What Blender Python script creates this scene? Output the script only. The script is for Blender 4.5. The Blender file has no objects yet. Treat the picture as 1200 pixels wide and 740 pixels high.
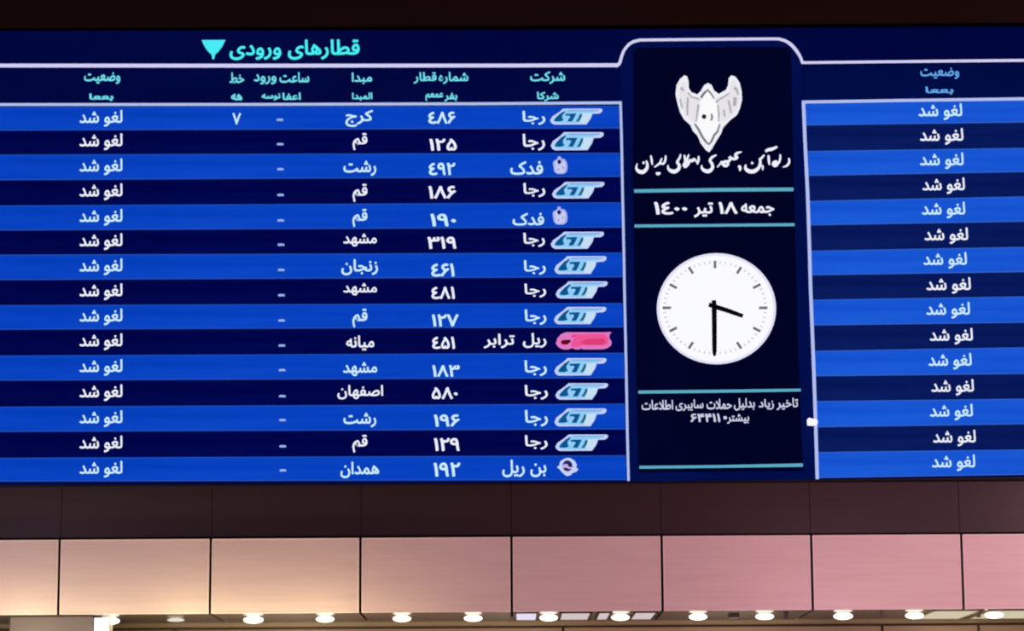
import bpy, bmesh, math, random
from mathutils import Vector, Matrix
from mathutils.geometry import tessellate_polygon

random.seed(7)
S = bpy.context.scene
COL = S.collection

# ------------------------------------------------------------------ camera
IMG_W, IMG_H, F_PX = 1200.0, 740.0, 3200.0
PITCH, ROLL, DIST, EYE = math.radians(9.75), 0.0060, 21.7, 1.6
cam_pos = Vector((0.0, -DIST, EYE))
fwd = Vector((0, math.cos(PITCH), math.sin(PITCH)))
up0 = Vector((0, -math.sin(PITCH), math.cos(PITCH)))
r0 = Vector((1, 0, 0))
rgt = r0 * math.cos(ROLL) - up0 * math.sin(ROLL)
upv = up0 * math.cos(ROLL) + r0 * math.sin(ROLL)
cd = bpy.data.cameras.new('camera')
cd.sensor_width = 36.0
cd.sensor_fit = 'HORIZONTAL'
cd.lens = F_PX / IMG_W * 36.0
cd.clip_end = 200
cd.dof.use_dof = True            # the photo is slightly soft all over
cd.dof.focus_distance = 17.6
cd.dof.aperture_fstop = 2.1
cam = bpy.data.objects.new('camera', cd)
COL.objects.link(cam)
cam.matrix_world = Matrix(((rgt.x, upv.x, -fwd.x, cam_pos.x),
                           (rgt.y, upv.y, -fwd.y, cam_pos.y),
                           (rgt.z, upv.z, -fwd.z, cam_pos.z),
                           (0, 0, 0, 1)))
S.camera = cam

# ------------------------------------------------------------------ colour management, world, added fill lights
S.view_settings.view_transform = 'Standard'
S.view_settings.look = 'None'
S.view_settings.exposure = 0.0
S.view_settings.gamma = 1.0
S.view_settings.use_curve_mapping = False
wd = bpy.data.worlds.new('hall_light')
S.world = wd
wd.use_nodes = True
bg = wd.node_tree.nodes['Background']
bg.inputs[0].default_value = (0.80, 0.55, 0.50, 1)
bg.inputs[1].default_value = 0.10


def lamp(name, loc, color, power, radius=0.15):
    l = bpy.data.lights.new(name, 'POINT')
    l.color, l.energy, l.shadow_soft_size = color, power, radius
    o = bpy.data.objects.new(name, l)
    o.location = loc
    COL.objects.link(o)
    return o


# added unseen fills: warm at lower left, rosy in front, pale below the soffit
for x, y, z, p in ((-5.2, -0.34, 2.66, 3.6), (-4.5, -0.34, 2.64, 3.6), (-3.85, -0.34, 2.68, 4.8), (-3.25, -0.34, 2.64, 3.2), (-2.6, -0.34, 2.67, 4.8), (-2.05, -0.34, 2.64, 3.6),
                   (-1.5, -0.34, 2.66, 4.4), (-0.85, -0.4, 2.6, 1.6)):
    lamp('warm_fill', (x, y, z), (1.0, 0.88, 0.46), p * 2.3, 0.1)  # added fill that warms the lower part of the left panels
lamp('rosy_fill', (-4.6, -4.0, 2.6), (1.0, 0.74, 0.96), 165, 0.4)  # unseen fills added to tint the fascia panels and dark wall
lamp('rosy_fill', (-0.3, -2.6, 2.2), (1.0, 0.58, 0.60), 45, 0.4)
lamp('rosy_fill', (2.8, -3.0, 2.8), (1.0, 0.55, 0.66), 138, 0.4)
lamp('rosy_fill', (5.6, -3.0, 3.8), (1.0, 0.61, 0.70), 260, 0.4)
for x in (-3.6, -1.8, 0.0, 1.8, 3.6):  # fills added to brighten the soffit and the bulkhead behind
    lamp('soffit_fill', (x, 0.55, 2.5), (1.0, 0.94, 0.76), 9, 0.08)


# ------------------------------------------------------------------ helpers
def at(px, py, Y):
    """point of the plane y = Y seen at a place of the 1200x740 frame"""
    d = fwd + rgt * ((px - IMG_W / 2) / F_PX) + upv * ((IMG_H / 2 - py) / F_PX)
    return cam_pos + d * ((Y - cam_pos.y) / d.y)


def at_z(px, py, Z):
    d = fwd + rgt * ((px - IMG_W / 2) / F_PX) + upv * ((IMG_H / 2 - py) / F_PX)
    return cam_pos + d * ((Z - cam_pos.z) / d.z)


def lin(c):
    return tuple(((v / 255) / 12.92 if v / 255 <= 0.04045 else ((v / 255 + 0.055) / 1.055) ** 2.4) for v in c) + (1,)


MATS = {}


def glow(name, rgb, rgb2=None, scale=(0.5, 1, 9), rough=0.6):
    """lit pixels of the display: two close colours mixed by a stretched noise"""
    if name in MATS:
        return MATS[name]
    m = bpy.data.materials.new(name)
    m.use_nodes = True
    nt = m.node_tree
    b = nt.nodes['Principled BSDF']
    b.inputs['Base Color'].default_value = (0, 0, 0, 1)
    b.inputs['Roughness'].default_value = rough
    b.inputs['Specular IOR Level'].default_value = 0.0
    b.inputs['Emission Strength'].default_value = 1.0
    if rgb2 is None:
        b.inputs['Emission Color'].default_value = lin(rgb)
    else:
        tc = nt.nodes.new('ShaderNodeTexCoord')
        mp = nt.nodes.new('ShaderNodeMapping')
        mp.inputs['Scale'].default_value = scale
        nz = nt.nodes.new('ShaderNodeTexNoise')
        nz.inputs['Scale'].default_value = 1.6
        nz.inputs['Detail'].default_value = 3
        rp = nt.nodes.new('ShaderNodeValToRGB')
        rp.color_ramp.elements[0].position = 0.32
        rp.color_ramp.elements[1].position = 0.68
        rp.color_ramp.elements[0].color = lin(rgb)
        rp.color_ramp.elements[1].color = lin(rgb2)
        nt.links.new(tc.outputs['Object'], mp.inputs[0])
        nt.links.new(mp.outputs[0], nz.inputs['Vector'])
        nt.links.new(nz.outputs[0], rp.inputs[0])
        nt.links.new(rp.outputs[0], b.inputs['Emission Color'])
    MATS[name] = m
    return m


def matte(name, rgb, rgb2=None, rough=0.5, metal=0.0, scale=(1, 1, 1), nscale=3.0, spec=0.5, bump=0.0):
    if name in MATS:
        return MATS[name]
    m = bpy.data.materials.new(name)
    m.use_nodes = True
    nt = m.node_tree
    b = nt.nodes['Principled BSDF']
    b.inputs['Roughness'].default_value = rough
    b.inputs['Metallic'].default_value = metal
    b.inputs['Specular IOR Level'].default_value = spec
    tc = nt.nodes.new('ShaderNodeTexCoord')
    mp = nt.nodes.new('ShaderNodeMapping')
    mp.inputs['Scale'].default_value = scale
    nz = nt.nodes.new('ShaderNodeTexNoise')
    nz.inputs['Scale'].default_value = nscale
    nz.inputs['Detail'].default_value = 4
    rp = nt.nodes.new('ShaderNodeValToRGB')
    rp.color_ramp.elements[0].position = 0.3
    rp.color_ramp.elements[1].position = 0.7
    rp.color_ramp.elements[0].color = lin(rgb)
    rp.color_ramp.elements[1].color = lin(rgb2 or rgb)
    nt.links.new(tc.outputs['Object'], mp.inputs[0])
    nt.links.new(mp.outputs[0], nz.inputs['Vector'])
    nt.links.new(nz.outputs[0], rp.inputs[0])
    nt.links.new(rp.outputs[0], b.inputs['Base Color'])
    if bump:
        bp = nt.nodes.new('ShaderNodeBump')
        bp.inputs['Strength'].default_value = bump
        bp.inputs['Distance'].default_value = 0.01
        nt.links.new(nz.outputs[0], bp.inputs['Height'])
        nt.links.new(bp.outputs[0], b.inputs['Normal'])
    MATS[name] = m
    return m


ORG = {}


def link(name, data, loc=(0, 0, 0), parent=None, scale=None):
    """links an object at a world place, under its parent (no parent here is turned or scaled)"""
    o = bpy.data.objects.new(name, data)
    COL.objects.link(o)
    loc = Vector(loc)
    if parent is not None:
        o.parent = parent
        o.location = loc - ORG[parent.name]
    else:
        o.location = loc
    if scale:
        o.scale = scale
    ORG[o.name] = loc
    return o


def tag(o, label=None, cat=None, group=None, kind=None):
    if label: o['label'] = label
    if cat: o['category'] = cat
    if group: o['group'] = group
    if kind: o['kind'] = kind
    return o


class MB:
    """collects shapes (world coordinates) for one mesh"""

    def __init__(self):
        self.bm = bmesh.new()
        self.mats = []

    def mi(self, m):
        if m not in self.mats:
            self.mats.append(m)
        return self.mats.index(m)

    def prism(self, front, depth, m):
        """front: world points (any winding); extruded away from the viewer along +y"""
        fv = [self.bm.verts.new(p) for p in front]
        bv = [self.bm.verts.new((p[0], p[1] + depth, p[2])) for p in front]
        k = self.mi(m)
        n = len(front)
        area = sum(front[i][0] * front[(i + 1) % n][2] - front[(i + 1) % n][0] * front[i][2] for i in range(n))
        fs = [self.bm.faces.new(fv if area > 0 else fv[::-1]), self.bm.faces.new(bv[::-1] if area > 0 else bv)]
        for i in range(n):
            j = (i + 1) % n
            q = (fv[j], fv[i], bv[i], bv[j])
            fs.append(self.bm.faces.new(q if area > 0 else q[::-1]))
        for f in fs:
            f.material_index = k

    def px(self, pts, Y, m, depth=0.003):
        self.prism([at(x, y, Y) for x, y in pts], depth, m)

    def box(self, lo, hi, m, bevel=0.0):
        r = bmesh.ops.create_cube(self.bm, size=1.0)
        vs = r['verts']
        c = [(a + b) / 2 for a, b in zip(lo, hi)]
        s = [b - a for a, b in zip(lo, hi)]
        for v in vs:
            v.co = Vector((c[0] + v.co.x * s[0], c[1] + v.co.y * s[1], c[2] + v.co.z * s[2]))
        k = self.mi(m)
        fs = set(f for v in vs for f in v.link_faces)
        for f in fs:
            f.material_index = k
        if bevel:
            es = list(set(e for v in vs for e in v.link_edges))
            bmesh.ops.bevel(self.bm, geom=es, offset=bevel, segments=2, profile=0.5, affect='EDGES', material=-1)

    def lathe(self, c, prof, m, n=32):
        """profile of (radius, z) turned around the vertical through c"""
        k = self.mi(m)
        rings = []
        for r, z in prof:
            if r < 1e-6:
                rings.append([self.bm.verts.new((c[0], c[1], c[2] + z))])
            else:
                rings.append([self.bm.verts.new((c[0] + r * math.cos(2 * math.pi * i / n), c[1] + r * math.sin(2 * math.pi * i / n), c[2] + z)) for i in range(n)])
        for a, b in zip(rings, rings[1:]):
            for i in range(n):
                j = (i + 1) % n
                q = [a[i % len(a)], a[j % len(a)], b[j % len(b)], b[i % len(b)]]
                q = [v for t, v in enumerate(q) if v not in q[:t]]
                if len(q) > 2:
                    f = self.bm.faces.new(q)
                    f.material_index = k
                    f.smooth = True

    def build(self, name, parent=None, origin=None):
        me = bpy.data.meshes.new(name)
        bmesh.ops.recalc_face_normals(self.bm, faces=self.bm.faces[:])
        if origin is None:
            co = [v.co for v in self.bm.verts]
            origin = Vector([(min(c[i] for c in co) + max(c[i] for c in co)) / 2 for i in range(3)])
        origin = Vector(origin)
        bmesh.ops.translate(self.bm, verts=self.bm.verts[:], vec=-origin)
        self.bm.to_mesh(me)
        self.bm.free()
        for m in self.mats:
            me.materials.append(m)
        return link(name, me, origin, parent)


def smooth(pts, n=5):
    out = []
    for i in range(len(pts) - 1):
        p0, p1, p2, p3 = pts[max(i - 1, 0)], pts[i], pts[i + 1], pts[min(i + 2, len(pts) - 1)]
        for k in range(n):
            t = k / n
            out.append(tuple(0.5 * ((2 * p1[j]) + (-p0[j] + p2[j]) * t + (2 * p0[j] - 5 * p1[j] + 4 * p2[j] - p3[j]) * t * t + (-p0[j] + 3 * p1[j] - 3 * p2[j] + p3[j]) * t ** 3) for j in range(len(p1))))
    out.append(tuple(pts[-1]))
    return out


def stroke_outline(pts, curve=True):
    """pen stroke with a width at every point (x, y, width) -> outline"""
    p = smooth(pts) if curve else pts
    L, R = [], []
    for i in range(len(p)):
        a, b = p[max(i - 1, 0)], p[min(i + 1, len(p) - 1)]
        dx, dy = b[0] - a[0], b[1] - a[1]
        d = math.hypot(dx, dy) or 1
        w = p[i][2] / 2
        L.append((p[i][0] - dy / d * w, p[i][1] + dx / d * w))
        R.append((p[i][0] + dy / d * w, p[i][1] - dx / d * w))
    return L, R


def stroke(mb, pts, Y, m, curve=True, depth=0.003):
    L, R = stroke_outline(pts, curve)
    for i in range(len(L) - 1):
        mb.px([L[i], L[i + 1], R[i + 1], R[i]], Y, m, depth)


# ------------------------------------------------------------------ Persian lettering (joined letter forms, laid right to left)
FORMS = {'ا': (0xFE8D, 0xFE8E), 'آ': (0xFE81, 0xFE82), 'د': (0xFEA9, 0xFEAA), 'ذ': (0xFEAB, 0xFEAC), 'ر': (0xFEAD, 0xFEAE),
         'ز': (0xFEAF, 0xFEB0), 'و': (0xFEED, 0xFEEE)}
for ch, base in {'ب': 0xFE8F, 'ت': 0xFE95, 'ج': 0xFE9D, 'ح': 0xFEA1, 'خ': 0xFEA5, 'س': 0xFEB1, 'ش': 0xFEB5, 'ص': 0xFEB9,
                 'ض': 0xFEBD, 'ط': 0xFEC1, 'ع': 0xFEC9, 'غ': 0xFECD, 'ف': 0xFED1, 'ق': 0xFED5, 'ل': 0xFEDD, 'م': 0xFEE1,
                 'ن': 0xFEE5, 'ه': 0xFEE9, 'ک': 0xFB8E, 'ی': 0xFBFC, 'پ': 0xFB56}.items():
    FORMS[ch] = tuple(base + i for i in range(4))


def shape(word):
    """letters of a word -> joined forms in left-to-right drawing order"""
    if not any(c in FORMS for c in word):
        return word
    out, i = [], 0
    joins = lambda c: c in FORMS and len(FORMS[c]) == 4
    prev = None
    while i < len(word):
        c = word[i]
        nxt = word[i + 1] if i + 1 < len(word) else None
        back = prev is not None and joins(prev)
        if c == 'ل' and nxt == 'ا':
            out.append(chr(0xFEFC if back else 0xFEFB))
            prev = 'ا'
            i += 2
            continue
        if c not in FORMS:
            out.append(c)
        else:
            f = FORMS[c]
            fore = len(f) == 4 and nxt in FORMS
            out.append(chr(f[3] if back and fore else f[2] if fore else f[1] if back else f[0]))
        prev = c
        i += 1
    return ''.join(reversed(out))


TEXT = {}


def text_mesh(s, bold, m):
    key = (s, bold, m.name)
    if key in TEXT:
        return TEXT[key]
    cu = bpy.data.curves.new('lettering', 'FONT')
    cu.body = ' '.join(shape(w) for w in reversed(s.split(' ')))
    cu.fill_mode = 'NONE'
    cu.resolution_u = 3
    o = bpy.data.objects.new('lettering', cu)
    COL.objects.link(o)
    dg = bpy.context.evaluated_depsgraph_get()
    dg.update()
    wire = bpy.data.meshes.new_from_object(o.evaluated_get(dg))
    bpy.data.objects.remove(o)
    bpy.data.curves.remove(cu)
    # closed outlines of the letters
    nb = {}
    for e in wire.edges:
        a, c = e.vertices
        nb.setdefault(a, []).append(c)
        nb.setdefault(c, []).append(a)
    loops, seen = [], set()
    for v0 in range(len(wire.vertices)):
        if v0 in seen or v0 not in nb:
            continue
        lp, cur, prev = [v0], nb[v0][0] if v0 + 1 not in nb[v0] else v0 + 1, v0
        while cur != v0:
            lp.append(cur)
            nx = [k for k in nb[cur] if k != prev]
            prev, cur = cur, (nx[0] if nx else v0)
        seen.update(lp)
        loops.append([(wire.vertices[k].co.x, wire.vertices[k].co.y) for k in lp])
    bpy.data.meshes.remove(wire)
    area = lambda p: sum(p[k - 1][0] * p[k][1] - p[k][0] * p[k - 1][1] for k in range(len(p))) / 2

    def inside(q, p):
        r = False
        for k in range(len(p)):
            (ax, ay), (bx, by) = p[k - 1], p[k]
            if (ay > q[1]) != (by > q[1]) and q[0] < (bx - ax) * (q[1] - ay) / (by - ay) + ax:
                r = not r
        return r
    sign = area(max(loops, key=lambda p: abs(area(p))))
    outer = [p for p in loops if area(p) * sign > 0]
    holes = [p for p in loops if area(p) * sign < 0]
    bm = bmesh.new()
    for p in outer:
        polys = [p] + [h for h in holes if inside(h[0], p)]
        flat = [q for pl in polys for q in pl]
        tris = tessellate_polygon([[Vector((x, y, 0)) for x, y in pl] for pl in polys])
        for k in range(9):                      # heavier strokes: the letter laid over itself in a small circle
            dx = bold * math.cos(k * math.pi / 4) if k else 0
            dy = bold * math.sin(k * math.pi / 4) if k else 0
            fv = [bm.verts.new((x + dx, y + dy, 0.5)) for x, y in flat]
            bv = [bm.verts.new((x + dx, y + dy, -0.5)) for x, y in flat]
            for t in tris:
                bm.faces.new([fv[q] for q in t])
                bm.faces.new([bv[q] for q in t[::-1]])
            n0 = 0
            for pl in polys:
                for q in range(len(pl)):
                    a, c = n0 + q, n0 + (q + 1) % len(pl)
                    bm.faces.new((fv[a], bv[a], bv[c], fv[c]))
                n0 += len(pl)
    me = bpy.data.meshes.new('lettering')
    bm.to_mesh(me)
    bm.free()
    xs = [v.co.x for v in me.vertices]
    ys = [v.co.y for v in me.vertices]
    x0, x1, y0, y1 = min(xs), max(xs), min(ys), max(ys)
    for v in me.vertices:
        x, y, z = v.co
        v.co = ((x - x0) / (x1 - x0) - 0.5, -z, (y - y0) / (y1 - y0) - 0.5)
    me.materials.clear()
    me.materials.append(m)
    TEXT[key] = me
    return me


def text(name, s, box, m, parent, Y=None, bold=0.02):
    """lettering fitted to the box (x0, y0, x1, y1) on the screen"""
    Y = YT if Y is None else Y
    x0, y0, x1, y1 = box
    c = at((x0 + x1) / 2, (y0 + y1) / 2, Y)
    w = (at(x1, (y0 + y1) / 2, Y) - at(x0, (y0 + y1) / 2, Y)).x
    h = (at((x0 + x1) / 2, y0, Y) - at((x0 + x1) / 2, y1, Y)).z
    o = link(name, text_mesh(s, bold, m), c, parent, (w, 0.003, h))
    o.rotation_euler = (0, 0, 0)
    return o


# ------------------------------------------------------------------ materials
M_wall = matte('dark_brown_cladding', (57, 41, 44), (53, 38, 41), rough=0.42, scale=(0.4, 1, 4), nscale=2.5, spec=0.3)
M_upper = matte('dark_soffit_cladding', (52, 30, 26), (46, 27, 24), rough=0.6, scale=(0.4, 1, 3), nscale=2.0, spec=0.15)
M_gap = matte('shadow_gap', (20, 12, 11), rough=0.9, spec=0.05)
M_face = matte('satin_fascia', (222, 200, 197), (214, 190, 187), rough=0.38, scale=(0.6, 1, 14), nscale=2.0, spec=0.4)
M_edge = matte('pale_rim', (230, 211, 208), rough=0.4)
M_soffit = matte('grey_soffit', (86, 84, 86), (76, 74, 76), rough=0.22, scale=(1, 1, 1), nscale=2.0, spec=0.4)
M_olive = matte('beige_bulkhead', (150, 130, 98), (138, 118, 88), rough=0.5, scale=(1, 1, 3), nscale=2.0)
M_groove = matte('brown_groove', (62, 42, 22), (54, 36, 20), rough=0.7)
M_tan = matte('tan_wall', (160, 132, 106), (148, 122, 98), rough=0.55, nscale=1.5)
M_floor = matte('hall_floor', (150, 140, 130), (138, 128, 120), rough=0.3, nscale=1.0)
M_pillar = matte('grey_pillar', (104, 94, 96), (98, 88, 90), rough=0.5, nscale=1.5)
M_ring = matte('lamp_ring', (235, 228, 215), rough=0.35)
M_dark = matte('dark_plastic', (48, 40, 32), rough=0.5)
M_case = matte('black_housing', (14, 12, 16), rough=0.6, spec=0.2)
M_post = matte('olive_post', (120, 100, 68), rough=0.5)


def glow_strength(name, rgb, k):
    m = glow(name, rgb)
    m.node_tree.nodes['Principled BSDF'].inputs['Emission Strength'].default_value = k
    return m


M_bulb = glow_strength('lamp_lens', (255, 246, 226), 3.0)
M_bulb_dim = glow_strength('lamp_lens_dim', (240, 228, 208), 0.95)
M_tube = glow_strength('lit_box', (255, 252, 246), 1.6)
M_refl_lav = glow_strength('reflection_cool', (232, 224, 246), 1.0)  # glow colours that stand for reflections on the soffit
M_refl_pink = glow_strength('reflection_rosy', (222, 204, 206), 0.9)
M_refl_cream = glow_strength('reflection_cream', (226, 214, 184), 0.85)

G_screen = glow('screen_navy', (0, 5, 58), (1, 10, 66), (0.3, 1, 0.5))
G_inner = glow('panel_midnight', (0, 2, 32), (3, 5, 40), (0.6, 1, 0.6))
G_surround = glow('panel_surround', (0, 10, 66), (4, 17, 78), (0.6, 1, 0.4))
G_headR = glow('screen_navy_cool', (0, 10, 64), (1, 14, 72), (0.3, 1, 0.5))
G_briL = glow('row_bright', (4, 60, 183), (12, 70, 198), (0.35, 1, 7))
G_briR = glow('row_bright_cool', (18, 78, 203), (27, 90, 216), (0.35, 1, 7))
G_edgL = glow('row_edge', (28, 76, 182))
G_edgR = glow('row_edge_cool', (46, 94, 200))
G_darL = glow('row_dark', (0, 2, 66), (1, 8, 78), (0.35, 1, 6))
G_darR = glow('row_dark_cool', (5, 19, 82), (10, 28, 94), (0.35, 1, 6))
G_white = glow('text_white', (236, 238, 252))
G_ice = glow('text_ice', (200, 236, 255))
G_dash = glow('text_dash', (150, 178, 235))
G_cyan = glow('text_cyan', (72, 236, 244))
G_head = glow('text_heading', (112, 218, 236))
G_headB = glow('text_heading_blue', (100, 166, 238))
G_line = glow('line_lavender', (208, 206, 244))
G_line2 = glow('line_pale_blue', (176, 190, 240))
G_teal = glow('line_teal', (92, 168, 196))
G_dial = glow('dial_white', (250, 250, 255))
G_dialrim = glow('dial_rim', (228, 226, 248))
G_ink = glow('ink_black', (8, 6, 14))
G_grey = glow('ink_grey', (112, 112, 116))
G_pale = glow('ink_pale', (196, 196, 204))

# ------------------------------------------------------------------ planes of the building
Y_WALL, Y_FACE, Y_SCR = 0.0, -0.06, -0.14
YR, YB, YT = Y_SCR - 0.004, Y_SCR - 0.008, Y_SCR - 0.010
Z_TOP = at(600, 629.8, Y_FACE).z            # top of the fascia panels
Z_SOF = at(600, 717.4, Y_FACE).z            # underside of the soffit
SEAM = [at(x, 675, Y_FACE).x for x in (69, 246.4, 422.2, 599.6, 776, 951.6, 1128)]
PITCH_W = (SEAM[-1] - SEAM[0]) / 6
SEAM = [SEAM[0] - PITCH_W] + SEAM + [SEAM[-1] + PITCH_W]
Y_BACK = at_z(600, 728.6, Z_SOF).y          # bulkhead behind the soffit
XL, XR = SEAM[0] - PITCH_W, SEAM[-1] + PITCH_W

# floor
b = MB()
b.box((XL - 4, -24, -0.1), (XR + 4, Y_BACK + 0.4, 0.0), M_floor)
tag(b.build('floor'), kind='structure')

# dark wall above the fascia: cladding sheets with open joints on a dark backing
b = MB()
G = 0.0022
edges = [XL] + SEAM + [XR]
for x0, x1 in zip(edges, edges[1:]):
    b.box((x0 + G, Y_WALL, Z_TOP + 0.022), (x1 - G, Y_WALL + 0.03, 5.5), M_wall)
b.box((XL, Y_SCR + 0.012, at(600, 33.4, Y_SCR).z + 0.03), (XR, Y_WALL + 0.03, 9.0), M_upper)
b.box((XL, Y_WALL + 0.03, Z_SOF + 0.04), (XR, Y_WALL + 0.12, 9.0), M_gap)
tag(b.build('wall_back'), kind='structure')

# soffit behind the fascia panels, in bays with dark joints
b = MB()
for x0, x1 in zip(edges, edges[1:]):
    b.box((x0 + 0.011, Y_FACE + 0.032, Z_SOF), (x1 - 0.011, Y_BACK, Z_SOF + 0.035), M_soffit)
b.box((XL, Y_FACE + 0.034, Z_SOF + 0.035), (XR, Y_BACK, Z_SOF + 0.06), M_gap)
tag(b.build('ceiling'), kind='structure')

# bulkhead behind: moulded ledge, dark groove, tan wall with joints
zb = [at(600, y, Y_BACK).z for y in (726, 733.6, 736.6)]
b = MB()
b.box((XL, Y_BACK, zb[1]), (XR, Y_BACK + 0.10, Z_SOF + 0.06), M_olive, 0.008)
b.box((XL, Y_BACK + 0.03, zb[2]), (XR, Y_BACK + 0.10, zb[1]), M_groove)
tag(b.build('trim_1'), kind='structure')
b = MB()
jx = [XL] + [at(x, 738, Y_BACK).x for x in (18, 205, 660, 1034, 1147)] + [XR]
for x0, x1 in zip(jx, jx[1:]):
    b.box((x0 + 0.012, Y_BACK + 0.01, 0.0), (x1 - 0.012, Y_BACK + 0.10, zb[2]), M_tan)
b.box((XL, Y_BACK + 0.05, 0.0), (XR, Y_BACK + 0.12, zb[2]), M_groove)
tag(b.build('wall_rear'), kind='structure')

# pillar under the left end
px0, px1 = at(11, 730, 0.12).x, at(108.5, 730, 0.12).x
b = MB()
b.box((px0, 0.12, 0.0), (px1, 0.12 + 0.62, Z_SOF), M_pillar, 0.012)
tag(b.build('column_left'), kind='structure')

# ------------------------------------------------------------------ the display board
BX0, BX1 = at(-60, 300, Y_SCR).x, at(1260, 300, Y_SCR).x
BZ1 = at(600, 34.3, Y_SCR).z
BZ0 = at(600, 565.3, Y_SCR).z
board = link('arrivals_board', None, (0, Y_SCR + 0.06, BZ0))
tag(board, 'long blue electronic train board with Persian timetables, emblem and clock above the pink panels', 'display board')
b = MB()
b.box((BX0, Y_SCR + 0.012, BZ0 - 0.004), (BX1, Y_WALL, BZ1 + 0.008), M_case, 0.004)
b.build('housing', board)

# screen glass, slightly higher at the right as the display is hung
b = MB()
b.px([(-50, 36), (560, 35.4), (940, 33), (1250, 31), (1250, 558.5), (1000, 561.6), (740, 565), (440, 567.6), (120, 568.6), (-50, 569.2)], Y_SCR, G_screen, 0.012)
b.build('screen', board)

LX, LXR = (-50.0, 727.0, 736.5), 0
L120 = [125.2, 152.8, 180.9, 210.8, 240.3, 269.8, 298.2, 328.0, 357.4, 386.3, 416.4, 446, 476.3, 506.1, 536.4, 564.6]
L710 = [124.0, 150.8, 179.1, 207.6, 237.3, 267, 296.3, 325.2, 355.4, 384, 413.8, 443.6, 473.4, 503.7, 534, 563.1]
R985 = [120.1, 146.6, 176.6, 205.6, 234.8, 263.7, 293.4, 322.4, 351, 381.3, 410.9, 441, 470, 500.8, 529.8, 560.3]
R1130 = [117.8, 144.6, 174.4, 203, 231.7, 261.2, 290.7, 320.2, 348.6, 379.4, 408.4, 439.4, 468.3, 498.6, 528, 558]


def yl(i, x): return L120[i] + (L710[i] - L120[i]) * (x - 120) / 590
def yr(i, x): return R985[i] + (R1130[i] - R985[i]) * (x - 985) / 145


LB = [(727.2, 121), (728.4, 165), (729.6, 227), (731, 290), (732, 350), (733.8, 430), (735.2, 510), (736.6, 564)]
RB = [(941.6, 119.4), (943.4, 165), (946.6, 230), (948.6, 290), (950, 340), (952, 390), (953.9, 440), (956, 500), (957.8, 562)]


def onb(B, y):
    for (x0, y0), (x1, y1) in zip(B, B[1:]):
        if y <= y1 or (x1, y1) == B[-1]:
            return x0 + (x1 - x0) * (y - y0) / (y1 - y0)


# right header field and the central column
b = MB()
b.px([(942, 74), (1250, 70.4), (1250, 115.6), (942, 119)], Y_SCR - 0.002, G_headR)
b.build('header_field', board)
b = MB()
b.px([(733, 64), (742, 52), (757, 47.5), (912, 46.8), (922, 49.6), (932, 58.5), (938, 68), (940, 74)] + RB + [(737.4, 564.6)] + LB[::-1] + [(727.2, 78)], Y_SCR - 0.002, G_surround)
b.build('surround_field', board)
info = MB()
info.px([(742, 60), (746, 56), (922, 55), (927, 60), (930, 200), (935, 400), (941, 552), (748, 554), (744.5, 400), (741.5, 200)], Y_SCR - 0.003, G_inner)
info = info.build('information_panel', board)

# white frame lines
b = MB()
stroke(b, [(-50, 76.8, 4.4), (300, 77, 4.4), (600, 76.8, 4.3), (723.5, 76.4, 4.4)], YB, G_line, False)
stroke(b, [(721.5, 77.6, 3.8), (726, 74, 3.8), (728.5, 66, 3.4), (732, 58, 3.3), (739, 50.6, 3.4), (748, 47.4, 3.4), (760, 46.8, 3.2), (840, 46, 3.2),
           (905, 45.5, 3.2), (915, 46.3, 3.4), (922, 48.8, 3.6), (928, 53.2, 3.8), (933, 59, 3.8), (937, 65, 3.4), (939.4, 70.5, 3.2), (940.6, 74, 3.2)], YB, G_line)
stroke(b, [(939.3, 73.4, 3.0), (1070, 72, 3.2), (1250, 70.2, 3.2)], YB, G_line, False)
b.build('frame_line', board)
b = MB()
stroke(b, [(-50, 122.6, 3.2), (300, 122.4, 3.2), (560, 121.6, 3.2), (728.6, 120.4, 3.2)], YB, G_line2, False)
stroke(b, [(x, y, 3.0) for x, y in LB], YB, G_line2, False)
b.build('frame_line', board)
b = MB()
stroke(b, [(939.9, 119.6, 3.4), (1060, 117.7, 3.4), (1250, 115.2, 3.6)], YB, G_line2, False)
stroke(b, [(x, y, 4.0) for x, y in RB], YB, G_line2, False)
b.build('frame_line', board)

# title and column headings
text('board_title', 'قطارهای ورودی', (269, 46.5, 421.5, 70), G_cyan, board, bold=0.024)
b = MB()
b.px([(236.3, 47), (264.2, 46.8), (260.4, 54.6), (256, 60.4), (252.2, 63.6), (250.9, 69.4), (249, 69.4), (247.6, 63.6), (243.4, 60), (239.4, 54)], YT, G_cyan)
b.build('title_arrow', board)
HEADS = [('وضعیت', (98.6, 85, 141, 98.6), 'بععا', (104.5, 109.5, 133, 118.5)),
         ('خط', (269, 85, 286.2, 97.5), 'هه', (270.8, 109.8, 284, 117.8)),
         ('ورود', (297.5, 87, 324, 99), 'نوسه', (306.5, 109.4, 328.5, 117.8)),
         ('ساعت', (327.5, 84.6, 362.5, 97), 'اعفا', (331, 108.6, 352.5, 117.2)),
         ('مبدا', (412.2, 85, 436.2, 98.6), 'المبدا', (412.6, 108.6, 436.4, 118.2)),
         ('قطار', (484.8, 84.6, 511.6, 98), 'عمعم', (498.5, 109, 519.6, 118.4)),
         ('شماره', (514, 84.4, 548.9, 98.4), 'بفر', (520.6, 108.8, 536, 119)),
         ('شرکت', (621.2, 83.6, 662.4, 98.4), 'شرکا', (629.3, 107.6, 654.7, 118.8))]
for s1, b1, s2, b2 in HEADS:
    text('column_heading', s1, b1, G_head, board, bold=0.026)
    text('column_subheading', s2, b2, G_head, board, bold=0.034)
text('column_heading', 'وضعیت', (1078.6, 79.6, 1124, 92.6), G_headB, board, bold=0.02)
text('column_subheading', 'بععا', (1084.6, 101.6, 1117.4, 110.9), G_headB, board, bold=0.024)

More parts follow.
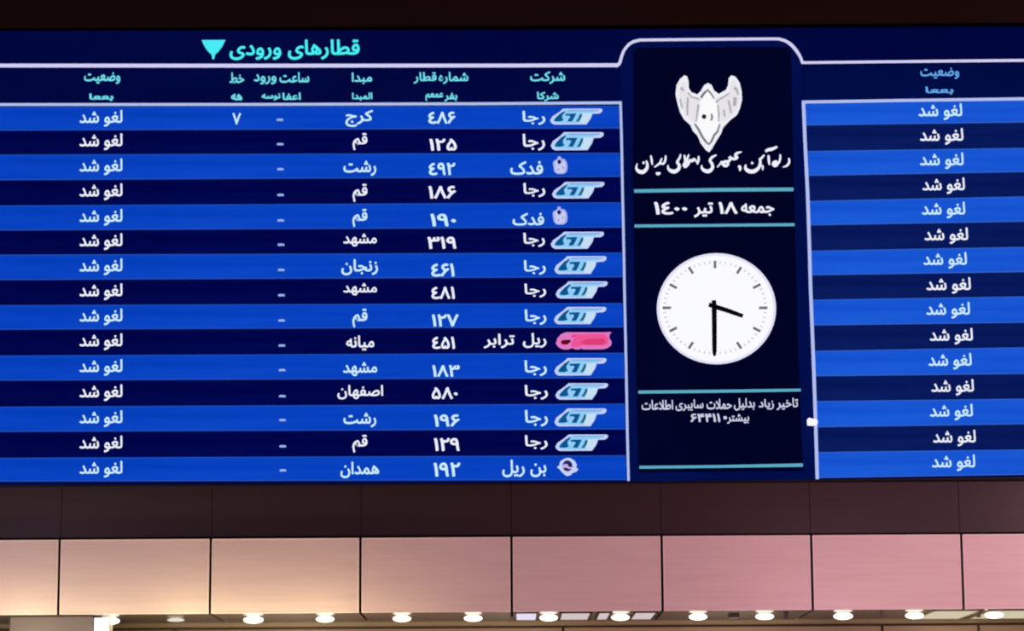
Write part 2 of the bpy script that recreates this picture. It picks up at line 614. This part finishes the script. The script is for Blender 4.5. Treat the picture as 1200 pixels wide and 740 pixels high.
# company logos ------------------------------------------------------
R_white = glow('logo_lilac', (196, 208, 250))
R_ice = glow('logo_ice', (142, 204, 246))
R_bar = glow('logo_bar', (128, 170, 230))
R_pale = glow('logo_pale', (196, 222, 244))
R_dark = glow('logo_petrol', (8, 84, 142))
R_dark2 = glow('logo_petrol_grey', (22, 96, 128))


def wing_logo(box, parent):
    """slanted wing mark, drawn in a 0..100 box"""
    x0, y0, x1, y1 = box
    T = lambda pts: [(x0 + (x1 - x0) * u / 100, y0 + (y1 - y0) * v / 100) for u, v in pts]
    m = MB()
    m.px(T([(25, 0), (97, 0), (100, 6), (99, 20), (94, 30), (81, 32), (78, 60), (69.5, 98), (8, 99), (3, 91), (0, 74), (4, 50), (18, 20)]), YT, R_white)
    m.px(T([(27, 8), (88, 8), (86, 22), (78, 28), (68, 30), (62, 90), (30, 91), (10, 88), (5, 74), (9, 56), (21, 30)]), YT - 0.001, R_ice)
    m.px(T([(34, 7), (93, 7), (92, 15), (34, 16)]), YT - 0.0014, R_bar)
    m.px(T([(62, 28), (79, 28), (76, 60), (68, 92), (56, 92)]), YT - 0.0016, R_pale)
    m.px(T([(19, 30), (28, 15), (29, 22), (23, 44), (23.5, 60), (26, 74), (18, 80), (8, 79), (8, 68), (12, 52)]), YT - 0.002, R_dark)
    m.px(T([(29, 32), (50, 30), (47, 52), (42, 80), (33, 80), (36, 62), (39, 50), (35, 42), (30, 46)]), YT - 0.002, R_dark)
    m.px(T([(57, 34), (61.5, 34), (60, 56), (55, 80), (49, 80), (54, 58)]), YT - 0.002, R_dark2)
    return m.build('company_logo', parent)


def shield_logo(box, parent):
    x0, y0, x1, y1 = box
    T = lambda pts: [(x0 + (x1 - x0) * u / 100, y0 + (y1 - y0) * v / 100) for u, v in pts]
    m = MB()
    a, c_, d, k = glow('logo_lavender', (172, 180, 236)), glow('logo_white', (200, 204, 244)), glow('logo_navy', (14, 16, 84)), glow('logo_mauve', (150, 156, 214))
    m.px(T([(38, 0), (54, 0), (60, 14), (80, 14), (96, 34), (100, 60), (96, 84), (80, 98), (50, 100), (28, 98), (12, 84), (8, 60), (4, 34), (14, 24), (32, 16)]), YT, a)
    m.px(T([(20, 24), (34, 30), (40, 50), (56, 50), (66, 28), (80, 26), (86, 46), (78, 88), (48, 94), (28, 88), (22, 60)]), YT - 0.001, c_)
    m.px(T([(46 + 12 * math.cos(t * math.pi / 6), 31 + 12 * math.sin(t * math.pi / 6)) for t in range(12)]), YT - 0.002, d)
    m.px(T([(66, 54), (74, 54), (74, 72), (66, 72)]), YT - 0.002, k)
    m.px(T([(36, 70), (46, 68), (48, 80), (38, 82)]), YT - 0.002, k)
    return tag(m.build('company_logo', parent), 'small pale round logo with a dark dot')


def pill_logo(box, parent):
    x0, y0, x1, y1 = box
    T = lambda pts: [(x0 + (x1 - x0) * u / 100, y0 + (y1 - y0) * v / 100) for u, v in pts]
    m = MB()
    rim, core, hot, dk = glow('logo_orchid', (222, 120, 196)), glow('logo_rose', (238, 84, 150)), glow('logo_crimson', (222, 62, 116)), glow('logo_maroon', (104, 0, 26))
    m.px(T([(18, 2), (90, 2), (96, 0), (100, 4), (96, 16), (96, 34), (100, 58), (99, 76), (92, 92), (84, 98), (49, 99), (46, 92), (42, 99), (34, 98), (30, 90), (22, 99), (12, 98), (5, 86), (0, 66), (3, 36), (9, 14)]), YT, rim)
    m.px(T([(34, 14), (88, 12), (94, 40), (94, 66), (86, 76), (48, 76), (36, 88), (28, 84), (28, 60), (32, 40)]), YT - 0.001, core)
    m.px(T([(56, 40), (86, 36), (90, 60), (82, 74), (56, 72), (44, 60)]), YT - 0.002, hot)
    m.px(T([(12, 46), (26, 44), (27, 56), (20, 72), (11, 70), (9, 58)]), YT - 0.002, dk)
    m.px(T([(28, 20), (34, 14), (34, 26), (29, 32)]), YT - 0.002, hot)
    return tag(m.build('company_logo', parent), 'pink oblong logo with a dark red spot')


def ring_logo(box, parent):
    x0, y0, x1, y1 = box
    T = lambda pts: [(x0 + (x1 - x0) * u / 100, y0 + (y1 - y0) * v / 100) for u, v in pts]
    m = MB()
    a, d, k = glow('logo_lilac', (196, 208, 250)), glow('logo_indigo', (38, 34, 104)), glow('logo_pinkish', (196, 176, 226))
    m.px(T([(50, 0), (64, 3), (82, 16), (92, 36), (90, 54), (100, 62), (90, 76), (74, 82), (62, 96), (46, 100), (34, 90), (22, 76), (10, 60), (0, 52), (12, 40), (14, 22), (32, 6)]), YT, a)
    m.px(T([(49 + 23 * math.cos(t * math.pi / 9), 44 + 30 * math.sin(t * math.pi / 9)) for t in range(18)]), YT - 0.001, d)
    m.px(T([(26, 44), (36, 34), (48, 34), (56, 50), (74, 52), (72, 62), (54, 60), (42, 52), (30, 58)]), YT - 0.002, k)
    return tag(m.build('company_logo', parent), 'white ring logo with a dark centre')


# timetable rows -------------------------------------------------------
CITY = [('کرج', (404.8, 129, 437.2, 148.7)), ('قم', (413.3, 156, 430.5, 176)), ('رشت', (402.5, 188.6, 440.9, 206.4)), ('قم', (413.3, 215.6, 430.5, 236.7)),
        ('قم', (413, 245, 430.5, 266)), ('مشهد', (402.3, 274, 441.6, 289)), ('زنجان', (400, 304, 443, 322.6)), ('مشهد', (402.3, 332, 441.8, 346.4)),
        ('قم', (413, 362, 430.6, 384)), ('میانه', (405.7, 393.4, 438.6, 411)), ('مشهد', (402, 424.6, 442, 441)), ('اصفهان', (395.4, 451.6, 449, 468.2)),
        ('رشت', (402.5, 484, 440.9, 501.2)), ('قم', (413, 510, 430.6, 530.6)), ('همدان', (399, 541.4, 444.3, 560.6))]
NUM = [('٤۸۶', (502, 131, 533.6, 145.2)), ('۱۲۵', (503, 162.6, 535.3, 176.6)), ('٤۹۲', (502.6, 190.8, 533.6, 205.4)), ('۱۸۶', (502, 218, 534.3, 233)),
       ('۱۹۰', (504.2, 250.6, 534.8, 265.4)), ('۳۱۹', (500.8, 277.6, 534.8, 291.8)), ('٤۶۱', (505.4, 309, 532.6, 324.4)), ('٤۸۱', (505.6, 336.2, 533, 350.8)),
       ('۱۲۷', (506, 368.4, 537.5, 383)), ('٤۵۱', (506.5, 394.8, 533.2, 409.2)), ('۱۸۳', (506.5, 428, 538.7, 442)), ('۵۸۰', (506, 454, 536.6, 468.2)),
       ('۱۹۶', (508.4, 486, 538.7, 500.4)), ('۱۲۹', (508.4, 513.6, 538.7, 529)), ('۱۹۲', (508, 542.4, 539.4, 559))]
RJ = 'رجا'
COMP = [[(RJ, (612.3, 130, 639, 146.4))], [(RJ, (612.6, 157, 638.6, 176.6))], [('فدک', (597.9, 189, 636.4, 205))], [(RJ, (613.4, 214.6, 639, 231.2))],
        [('فدک', (600.7, 249.6, 637.6, 264.4))], [(RJ, (613.4, 273, 638.6, 289.6))], [(RJ, (614, 305.2, 639.6, 322.2))], [(RJ, (614.7, 332.6, 640, 348.8))],
        [(RJ, (615, 362.8, 640.3, 381))], [('ریل', (612.8, 390.6, 640.3, 408)), ('ترابر', (566.8, 391.4, 603, 408.4))], [(RJ, (614.7, 422.4, 640.8, 441))],
        [(RJ, (615, 451.4, 642, 468.6))], [(RJ, (615.2, 480.8, 642, 500.2))], [(RJ, (615.2, 510.4, 641.6, 527.2))], [('بن ریل', (588.5, 539, 640.3, 559.6))]]
LOGO = [('w', (644.6, 127.4, 706, 146.2)), ('w', (645.4, 155, 707.6, 176.4)), ('s', (647.2, 183.4, 665, 204)), ('w', (646.9, 213.4, 708.4, 233)),
        ('s', (646.8, 242.4, 665, 263.4)), ('w', (645.4, 271.8, 708, 292)), ('w', (649.6, 300.4, 710.8, 321.6)), ('w', (651.2, 330, 712.2, 350.2)),
        ('w', (649.2, 360, 710.6, 380.4)), ('p', (651.3, 389.2, 716.8, 410)), ('w', (649.7, 420, 710.8, 440.6)), ('w', (650.8, 449.4, 712.7, 468.8)),
        ('w', (649.7, 479, 710.8, 500.2)), ('w', (650.8, 509.6, 712.7, 529)), ('r', (652.6, 536.8, 677.9, 558.4))]
DASH_Y = [140.5, 169, 198.4, 228.6, 258.5, 287, 316.6, 346.2, 375.8, 405.2, 434, 464.6, 492.6, 523.4, 551.6]
RST_X = [(1076.2, 1127.5), (1078, 1128.8), (1078, 1129.2), (1081, 1130.6), (1080.2, 1131), (1083.4, 1134.4), (1082, 1133), (1085.5, 1137.6),
         (1085.4, 1136.6), (1089.6, 1140), (1088, 1138.6), (1091.4, 1141.2), (1089.6, 1140), (1093.4, 1143.4), (1092, 1142.8)]
LOGOF = {'w': wing_logo, 's': shield_logo, 'p': pill_logo, 'r': ring_logo}


def stripe(quad_edges, bright, edge, line):
    """one row: a strip of pixels and, on bright rows, the paler lines along its long edges"""
    m = MB()
    (ax, ay0, ay1), (bx0, by0), (bx1, by1) = quad_edges
    m.px([(ax, ay0), (bx0, by0), (bx1, by1), (ax, ay1)], YR, bright)
    if line:
        m.px([(ax, ay1 - 1.6), (bx1, by1 - 1.6), (bx1, by1), (ax, ay1)], YR - 0.001, edge)
        m.px([(ax, ay0), (bx0, by0), (bx0, by0 + 1.2), (ax, ay0 + 1.2)], YR - 0.001, edge)
    return m.build('timetable_row', board)


for i in range(15):
    bri = i % 2 == 0
    ink = G_ice if bri else G_white
    xa = onb(LB, yl(i, 730)) - 2.5
    row = stripe(((-50, yl(i, -50), yl(i + 1, -50)), (xa, yl(i, xa)), (xa + 0.9, yl(i + 1, xa))), G_briL if bri else G_darL, G_edgL, bri)
    tag(row, ('bright blue' if bri else 'dark navy') + ' row of the left timetable')
    cy = (yl(i, 118) + yl(i + 1, 118)) / 2 - (0.2 if bri else 0.6)
    text('status_text', 'لغو شد', (93.2, cy - 9.6, 143.4, cy + 9.8), ink, row, bold=0.018)
    if i == 0:
        text('track_number_text', '۷', (272.4, 132.4, 282.4, 145.8), ink, row, bold=0.02)
    dx = 328 + i * 0.25
    m = MB()
    m.px([(dx - 3.8, DASH_Y[i] - 1.0), (dx - 1, DASH_Y[i] - 1.5), (dx + 3.6, DASH_Y[i] - 1.2), (dx + 4, DASH_Y[i] + 1.2), (dx - 3.6, DASH_Y[i] + 1.3)], YT, G_dash)
    m.build('time_dash', row)
    text('city_text', CITY[i][0], CITY[i][1], ink, row, bold=0.022)
    text('train_number_text', NUM[i][0], NUM[i][1], ink, row, bold=0.026)
    for s, bx in COMP[i]:
        text('company_text', s, bx, ink, row, bold=0.02)
    LOGOF[LOGO[i][0]](LOGO[i][1], row)

for i in range(15):
    bri = i % 2 == 0
    ink = G_ice if bri else G_white
    ya, yb_ = yr(i, 950), yr(i + 1, 950)
    xa, xb = onb(RB, ya) + 2, onb(RB, yb_) + 2
    row = stripe(((1250, yr(i, 1250), yr(i + 1, 1250)), (xa, yr(i, xa)), (xb, yr(i + 1, xb))), G_briR if bri else G_darR, G_edgR, bri)
    tag(row, ('bright blue' if bri else 'dark navy') + ' row of the right timetable')
    cy = (yr(i, 1108) + yr(i + 1, 1108)) / 2 + (-0.4 if bri else 0.2)
    x0, x1 = RST_X[i]
    text('status_text', 'لغو شد', (x0, cy - 9.6, x1, cy + 9.6), ink, row, bold=0.018)

# emblem: winged shield ------------------------------------------------
E_white = glow('emblem_white', (238, 238, 246))
E_body = glow('emblem_pale', (230, 227, 233))
E_core = glow('emblem_core', (250, 250, 252))
E_line = glow('emblem_grey', (120, 120, 122))
E_soft = glow('emblem_soft_grey', (176, 174, 178))
ex = lambda pts: [(780 + u / 7.05, 80 + v / 7.05) for u, v in pts]
m = MB()
m.px(ex([(155, 58), (178, 68), (190, 110), (192, 165), (215, 200), (262, 216), (290, 190), (318, 140), (350, 122), (380, 138), (402, 186), (440, 212), (500, 178),
         (516, 140), (522, 80), (545, 58), (580, 72), (612, 120), (628, 190), (632, 260), (615, 330), (590, 385), (530, 432), (476, 490), (456, 545), (420, 600),
         (385, 662), (360, 695), (332, 676), (290, 620), (262, 555), (226, 520), (205, 470), (150, 420), (118, 360), (98, 290), (82, 215), (90, 140), (118, 90)]), YT, E_white)
m.px(ex([(150, 100), (165, 130), (172, 180), (200, 228), (262, 246), (284, 270), (262, 330), (262, 440), (236, 450), (170, 396), (134, 320), (112, 210), (124, 140)]), YT - 0.001, E_body)
m.px(ex([(552, 95), (578, 110), (604, 170), (610, 260), (592, 330), (560, 380), (490, 440), (462, 440), (440, 330), (420, 270), (470, 230), (520, 196), (536, 140)]), YT - 0.001, E_body)
m.px(ex([(350, 190), (385, 235), (420, 290), (430, 390), (440, 460), (405, 535), (358, 620), (310, 545), (262, 460), (282, 390), (284, 300), (312, 232)]), YT - 0.002, E_core)
L_ = lambda pts, mat, z: stroke(m, [(780 + u / 7.05, 80 + v / 7.05, w / 7.05) for u, v, w in pts], z, mat, False)
L_([(292, 244, 22), (318, 206, 20), (350, 180, 18), (376, 212, 14), (402, 252, 10)], E_line, YT - 0.003)
L_([(240, 458, 14), (272, 505, 18), (305, 570, 18), (334, 608, 18), (358, 630, 16), (380, 602, 18), (402, 552, 18), (430, 522, 16), (448, 462, 12)], E_line, YT - 0.003)
L_([(186, 200, 14), (212, 236, 14), (262, 250, 14), (284, 262, 10)], E_soft, YT - 0.003)
L_([(418, 282, 22), (440, 258, 14), (490, 232, 14), (526, 206, 14)], E_soft, YT - 0.003)
for q in ([(272, 300, 20), (262, 370, 16), (252, 440, 12)], [(184, 240, 14), (180, 310, 18), (180, 390, 14)], [(432, 300, 12), (440, 380, 16), (438, 440, 12)],
          [(518, 262, 14), (530, 310, 18), (540, 370, 14)], [(128, 160, 26), (150, 190, 14)], [(120, 250, 12), (136, 330, 14)], [(566, 160, 26), (590, 180, 20), (600, 220, 14)],
          [(574, 240, 30), (570, 310, 26)], [(480, 340, 14), (490, 400, 16)]):
    L_(q, E_soft, YT - 0.003)
m.px(ex([(318 + 19 * math.cos(t * math.pi / 7), 400 + 20 * math.sin(t * math.pi / 7)) for t in range(14)]), YT - 0.004, glow('emblem_black', (44, 44, 46)))
m.px(ex([(372, 372), (388, 380), (392, 410), (386, 432), (368, 434), (376, 408)]), YT - 0.004, E_line)
tag(m.build('emblem', info), 'white winged emblem at the top of the centre column')

# calligraphic railway name ---------------------------------------------
m = MB()
N = lambda pts, c=True: stroke(m, [(740 + u / 6.0, 170 + v / 6.0, w * 1.12 / 6.0) for u, v, w in pts], YT, G_white, c)
N([(1106, 92, 10), (1110, 118, 14), (1094, 144, 14), (1064, 156, 6)])                                      # r
N([(1046, 66, 10), (1046, 96, 13), (1036, 124, 14), (1016, 132, 16), (996, 140, 16), (1000, 122, 14), (1018, 116, 14), (1022, 140, 18), (1000, 150, 14)])   # ah
m.build('railway_name_text', info)
m = MB()
N([(964, 72, 12), (966, 106, 15), (970, 140, 9)])                                                          # alef
N([(942, 46, 14), (962, 34, 20), (990, 28, 20), (1026, 12, 12)])                                           # madda
N([(934, 70, 10), (918, 88, 14), (902, 108, 12), (912, 122, 10)])                                          # h
N([(918, 140, 12), (924, 158, 12), (922, 178, 6)])
N([(900, 92, 10), (906, 120, 16), (896, 158, 20), (864, 184, 24), (826, 184, 24), (802, 164, 18), (804, 136, 8)])   # n
N([(842, 124, 14), (856, 130, 14)])
m.build('railway_name_text', info)
m = MB()
N([(752, 146, 14), (764, 160, 18), (762, 184, 8)])                                                         # dot under
N([(774, 48, 8), (742, 58, 16), (730, 74, 16), (744, 88, 16), (722, 98, 18), (704, 94, 14), (690, 108, 16), (676, 118, 20), (654, 118, 16), (646, 138, 20), (668, 146, 18), (684, 128, 14)])   # jmho
N([(700, 78, 8), (684, 92, 12)])
N([(646, 140, 14), (636, 118, 12), (628, 128, 12), (602, 158, 6)])                                         # wr
N([(598, 70, 8), (568, 86, 15), (552, 108, 16), (566, 132, 18), (570, 160, 20), (546, 184, 24), (514, 180, 22), (494, 160, 14), (496, 142, 8)])   # y
m.build('railway_name_text', info)
m = MB()
N([(472, 78, 10), (472, 106, 14), (462, 136, 10)])                                                         # a
N([(460, 120, 10), (440, 98, 14), (430, 112, 16), (412, 108, 16), (398, 130, 22), (378, 148, 24), (366, 154, 14)])   # sl
N([(404, 66, 8), (392, 96, 16), (376, 128, 20), (364, 150, 16)])
N([(372, 70, 10), (378, 104, 16), (388, 134, 16)])
N([(346, 64, 8), (338, 92, 14), (322, 120, 16), (334, 138, 18), (334, 164, 20), (308, 186, 24), (278, 182, 22), (258, 164, 14), (258, 142, 8)])    # my
m.build('railway_name_text', info)
m = MB()
N([(240, 74, 10), (238, 106, 14), (224, 132, 14), (204, 128, 14), (190, 136, 14), (160, 158, 6)])          # ayr
N([(214, 92, 8), (206, 112, 12), (196, 132, 12)])
N([(172, 196, 8), (186, 202, 20), (204, 196, 10)])                                                         # dots
N([(136, 74, 9), (142, 106, 14), (146, 140, 8)])                                                           # a
N([(104, 110, 10), (112, 138, 16), (106, 168, 20), (80, 190, 24), (50, 184, 22), (34, 162, 14), (40, 130, 7)])    # n
N([(78, 122, 14), (92, 128, 14)])
m.build('railway_name_text', info)

DIV = [[(743.2, 224, 3.9), (837, 222.6, 4.2), (929.8, 222, 4.2)], [(743.6, 265, 3.4), (837, 264.2, 3.2), (931.2, 263.4, 3.4)],
       [(748, 459.8, 3.6), (843, 458.8, 3.5), (938.4, 457.4, 3.2)], [(749.4, 548, 3.4), (845, 547, 3.2), (940.8, 545.4, 4)]]
for d in DIV:
    m = MB()
    stroke(m, d, YT, G_teal, False)
    m.build('divider_line', info)
for s, bx in (('۱٤۰۰', (766.3, 236.6, 805.6, 251.6)), ('تیر', (813, 237.4, 835.7, 255)), ('۱۸', (842, 236.8, 864.4, 251)), ('جمعه', (868.3, 238.6, 907.4, 253.4))):
    text('date_text', s, bx, G_white, info, bold=0.026)
NT = glow('text_notice', (206, 208, 236))
for s, bx in (('تاخیر', (910, 466.6, 935.4, 481)), ('زیاد', (889, 468, 907, 480.6)), ('بدلیل', (860, 467, 884.6, 481.4)), ('حملات', (828, 467.6, 857.6, 480)),
              ('سایبری', (791.6, 468.4, 824.4, 482)), ('اطلاعات', (751.8, 469, 788.8, 480.8))):
    text('notice_text', s, bx, NT, info, bold=0.02)
for s, bx in (('بیشتر', (852, 485.4, 878, 497)), ('۶۴۴۱۱', (809, 485, 844, 495))):
    text('notice_text', s, bx, NT, info, bold=0.024)
m = MB()
m.px([(847.8, 488.2), (851.4, 488), (851.8, 491.4), (848.2, 491.8)], YT, NT)
m.build('notice_text', info)

# clock -----------------------------------------------------------------
CX, CY, RX, RY = 839.6, 362.0, 69.9, 65.2
m = MB()
ring = lambda k, n=64: [(CX + RX * k * math.cos(2 * math.pi * t / n), CY + RY * k * math.sin(2 * math.pi * t / n)) for t in range(n)]
m.px(ring(1.0), YT, G_dialrim)
m.px(ring(0.955), YT - 0.001, G_dial)
dial = m.build('clock_face', info)
tag(dial, 'round white clock face reading half past three')
for h in range(12):
    a = math.radians(h * 30)
    sx, sy = math.sin(a), -math.cos(a)
    ox, oy, ix, iy = 837.9 + 61.5 * sx, 361 + 55.2 * sy, 837.9 + 51.5 * sx, 361 + 46.4 * sy
    m = MB()
    stroke(m, [(ix, iy, 3.0), (ox, oy, 3.2)], YT - 0.002, G_grey, False, 0.0006)
    m.build('hour_mark', dial)
m = MB()
for k in range(60):
    if k % 5:
        a = math.radians(k * 6)
        sx, sy = math.sin(a), -math.cos(a)
        stroke(m, [(837.9 + 57.4 * sx, 361 + 52 * sy, 1.3), (837.9 + 61 * sx, 361 + 55 * sy, 1.3)], YT - 0.002, G_pale, False, 0.0006)
m.build('minute_track', dial)
m = MB()
stroke(m, [(830.6, 357.2, 5.0), (838, 359.6, 5.4), (852, 364, 5.4), (870.6, 370.6, 4.6)], YT - 0.004, G_ink, False, 0.0015)
m.build('hour_hand', dial)
m = MB()
stroke(m, [(836.6, 352, 5.0), (837, 360, 6.0), (837.2, 390, 5.6), (837.3, 412, 5.2), (837.3, 417.6, 2.6)], YT - 0.006, G_ink, False, 0.0015)
m.build('minute_hand', dial)

# small white pointer at the edge of the right table
m = MB()
m.px([(945.6, 492.2), (948, 489.8), (952.4, 491), (957.4, 491.6), (958.6, 495), (957, 498.8), (951, 499.4), (946, 499)], YB - 0.003, G_dial)
m.build('pointer_mark', board)

# ------------------------------------------------------------------ fascia panels under the board
ORD = ['leftmost', 'second', 'third', 'fourth', 'fifth', 'sixth', 'seventh', 'rightmost']
TONE = ['cut off by the photo\'s left edge', 'above the grey column', 'beige, warm along its bottom edge', 'dusty rose, left of the middle joint',
        'dull rose, left of the clock column', 'pink, below the clock', 'pink, below the right timetable', 'cut off by the photo\'s right edge']
for i in range(8):
    x0, x1 = SEAM[i] + 0.011, SEAM[i + 1] - 0.011
    c = Vector(((x0 + x1) / 2, Y_FACE + 0.03, Z_SOF))
    p = link('fascia_panel', None, c)
    tag(p, '%s satin fascia panel under the board, %s' % (ORD[i], TONE[i]), 'panel', 'satin fascia panels under the board')
    b = MB()
    b.box((x0, Y_FACE, Z_SOF), (x1, Y_FACE + 0.03, Z_TOP), M_face, 0.009)
    b.build('face_sheet', p)
    b = MB()
    e, yf, yb2 = 0.011, Y_FACE - 0.003, Y_FACE + 0.012
    b.box((x0 - 0.001, yf, Z_TOP - e), (x1 + 0.001, yb2, Z_TOP + 0.001), M_edge, 0.002)
    b.box((x0 - 0.001, yf, Z_SOF - 0.001), (x1 + 0.001, yb2, Z_SOF + e), M_edge, 0.002)
    b.box((x0 - 0.001, yf, Z_SOF + e), (x0 + e, yb2, Z_TOP - e), M_edge, 0.002)
    b.box((x1 - e, yf, Z_SOF + e), (x1 + 0.001, yb2, Z_TOP - e), M_edge, 0.002)
    tag(b.build('edge_trim', p), 'paler folded rim of the panel')
    b = MB()
    b.box((x0 + 0.05, Y_FACE + 0.03, Z_TOP - 0.08), (x1 - 0.05, Y_WALL + 0.03, Z_TOP - 0.04), M_gap)
    b.build('rear_rail', p)

# ------------------------------------------------------------------ lamps under the soffit
DL = [(128, 724.6, 1.15, 0), (206, 726.6, 0.95, 1), (297, 724.8, 1.1, 0), (381, 724.4, 1.0, 0), (471, 724.2, 1.0, 0), (554.5, 723.4, 1.0, 0), (643, 722.6, 1.0, 0), (727, 721.8, 1.0, 0),
      (818, 720.8, 1.0, 0), (896, 719.8, 1.0, 0), (988, 719.4, 1.05, 0), (1071.5, 718.6, 1.0, 0), (1165, 718, 1.0, 0)]
DLL = ['large glaring downlight beside the grey column and the lit box', 'dim slim downlight between the glaring lamp by the column and the second joint',
       'bright downlight just right of the second panel joint', 'downlight below the right end of the third fascia panel',
       'downlight below the left half of the dusty rose fourth panel', 'downlight below the right half of the dusty rose fourth panel',
       'downlight between the white painted reflections, left of the two there', 'downlight right of the white painted reflections under the fifth panel',
       'downlight left of the small dark box under the soffit', 'downlight right of the small dark box under the soffit',
       'downlight below the left half of the seventh panel', 'downlight below the right half of the seventh panel', 'downlight on the cream strip at the far right']
for (x, y, k, dim), lab in zip(DL, DLL):
    Yd = 0.30 if not dim else 0.5
    p = at(x, y, Yd)
    z = Z_SOF
    t = link('ceiling_downlight', None, (p.x, Yd, z))
    tag(t, lab, 'ceiling light', 'downlights under the soffit')
    r = 0.075 * k
    h = 0.026 * k if not dim else 0.014
    b = MB()
    b.lathe((p.x, Yd, z), [(r * 0.3, 0.0), (r * 0.6, 0.0), (r * 0.62, -0.003), (r * 0.58, -0.006), (r * 0.3, -0.006), (r * 0.3, 0.0)], M_ring)
    b.build('trim_ring', t)
    b = MB()
    b.lathe((p.x, Yd, z), [(0.0, -0.002)] + [(r * 0.98 * math.sin(a * math.pi / 12), -0.002 - h + h * math.cos(a * math.pi / 12)) for a in range(1, 12)] + [(0.0, -0.002 - 2 * h)], M_bulb_dim if dim else M_bulb)
    b.build('lens', t)

# glowing framed strips painted in for reflections on the glossy soffit
LP = [(602.5, 631, M_refl_lav, 'cool white painted reflection beside the middle panel joint'), (655, 693, M_refl_pink, 'white painted reflection between the two downlights of the fifth bay'),
      (698.5, 716, M_refl_pink, 'short white painted reflection right of the dark bar in the fifth bay'), (740, 769, M_refl_pink, 'dim painted reflection at the right end of the fifth bay'),
      (1086, 1143, M_refl_cream, 'cream painted reflection left of the olive post'), (1151, 1245, M_refl_cream, 'cream painted reflection right of the olive post')]
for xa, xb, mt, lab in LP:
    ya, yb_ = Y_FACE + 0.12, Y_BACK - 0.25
    if mt is M_refl_cream: yb_ = Y_BACK - 0.06
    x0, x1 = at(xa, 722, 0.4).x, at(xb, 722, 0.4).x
    t = link('reflection_strip', None, ((x0 + x1) / 2, (ya + yb_) / 2, Z_SOF))
    tag(t, lab, 'ceiling light', 'painted reflections on the soffit')
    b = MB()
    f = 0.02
    fm = M_dark if mt is not M_refl_cream else M_post
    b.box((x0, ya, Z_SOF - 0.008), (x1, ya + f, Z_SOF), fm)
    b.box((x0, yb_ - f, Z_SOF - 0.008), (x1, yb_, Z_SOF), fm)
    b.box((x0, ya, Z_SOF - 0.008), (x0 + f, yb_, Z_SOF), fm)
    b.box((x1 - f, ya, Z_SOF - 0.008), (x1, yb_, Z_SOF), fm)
    b.build('reflection_frame', t)
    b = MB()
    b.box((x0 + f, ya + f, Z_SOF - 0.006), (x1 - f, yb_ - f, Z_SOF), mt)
    b.build('glow_face', t)

# lit box standing against the right side of the column
x0, x1 = px1 + 0.004, at(127.5, 730, 0.14).x
t = link('light_box', None, ((x0 + x1) / 2, 0.2, 0.0))
tag(t, 'tall glaring white light box against the right side of the grey column', 'light box')
b = MB()
b.box((x0, 0.16, 0.0), (x1, 0.36, Z_SOF - 0.012), M_ring, 0.006)
b.build('casing', t)
b = MB()
b.box((x0 + 0.006, 0.145, 0.25), (x1 - 0.006, 0.16, Z_SOF - 0.016), M_tube, 0.003)
b.build('glow_face', t)

# small fittings under the soffit
p0, p1 = at(854.6, 722, 0.35), at(866.8, 722, 0.35)
b = MB()
b.box((p0.x, 0.35, Z_SOF - 0.035), (p1.x, 0.47, Z_SOF), M_dark, 0.006)
tag(b.build('sensor_box'), 'small dark box under the soffit between two downlights', 'box')
for xa, xb, mt, lab in ((918.6, 923.6, M_dark, 'narrow dark bracket under the soffit left of a slanting joint'), (1144.4, 1149.6, M_post, 'narrow olive post under the soffit at the far right')):
    p0, p1 = at(xa, 720, 0.3), at(xb, 720, 0.3)
    b = MB()
    b.box((p0.x, 0.3, Z_SOF - 0.045), (p1.x, 0.33, Z_SOF), mt, 0.003)
    b.box((p0.x - 0.006, 0.29, Z_SOF - 0.008), (p1.x + 0.006, 0.34, Z_SOF), mt, 0.002)
    tag(b.build('hanging_bracket'), lab, 'bracket')
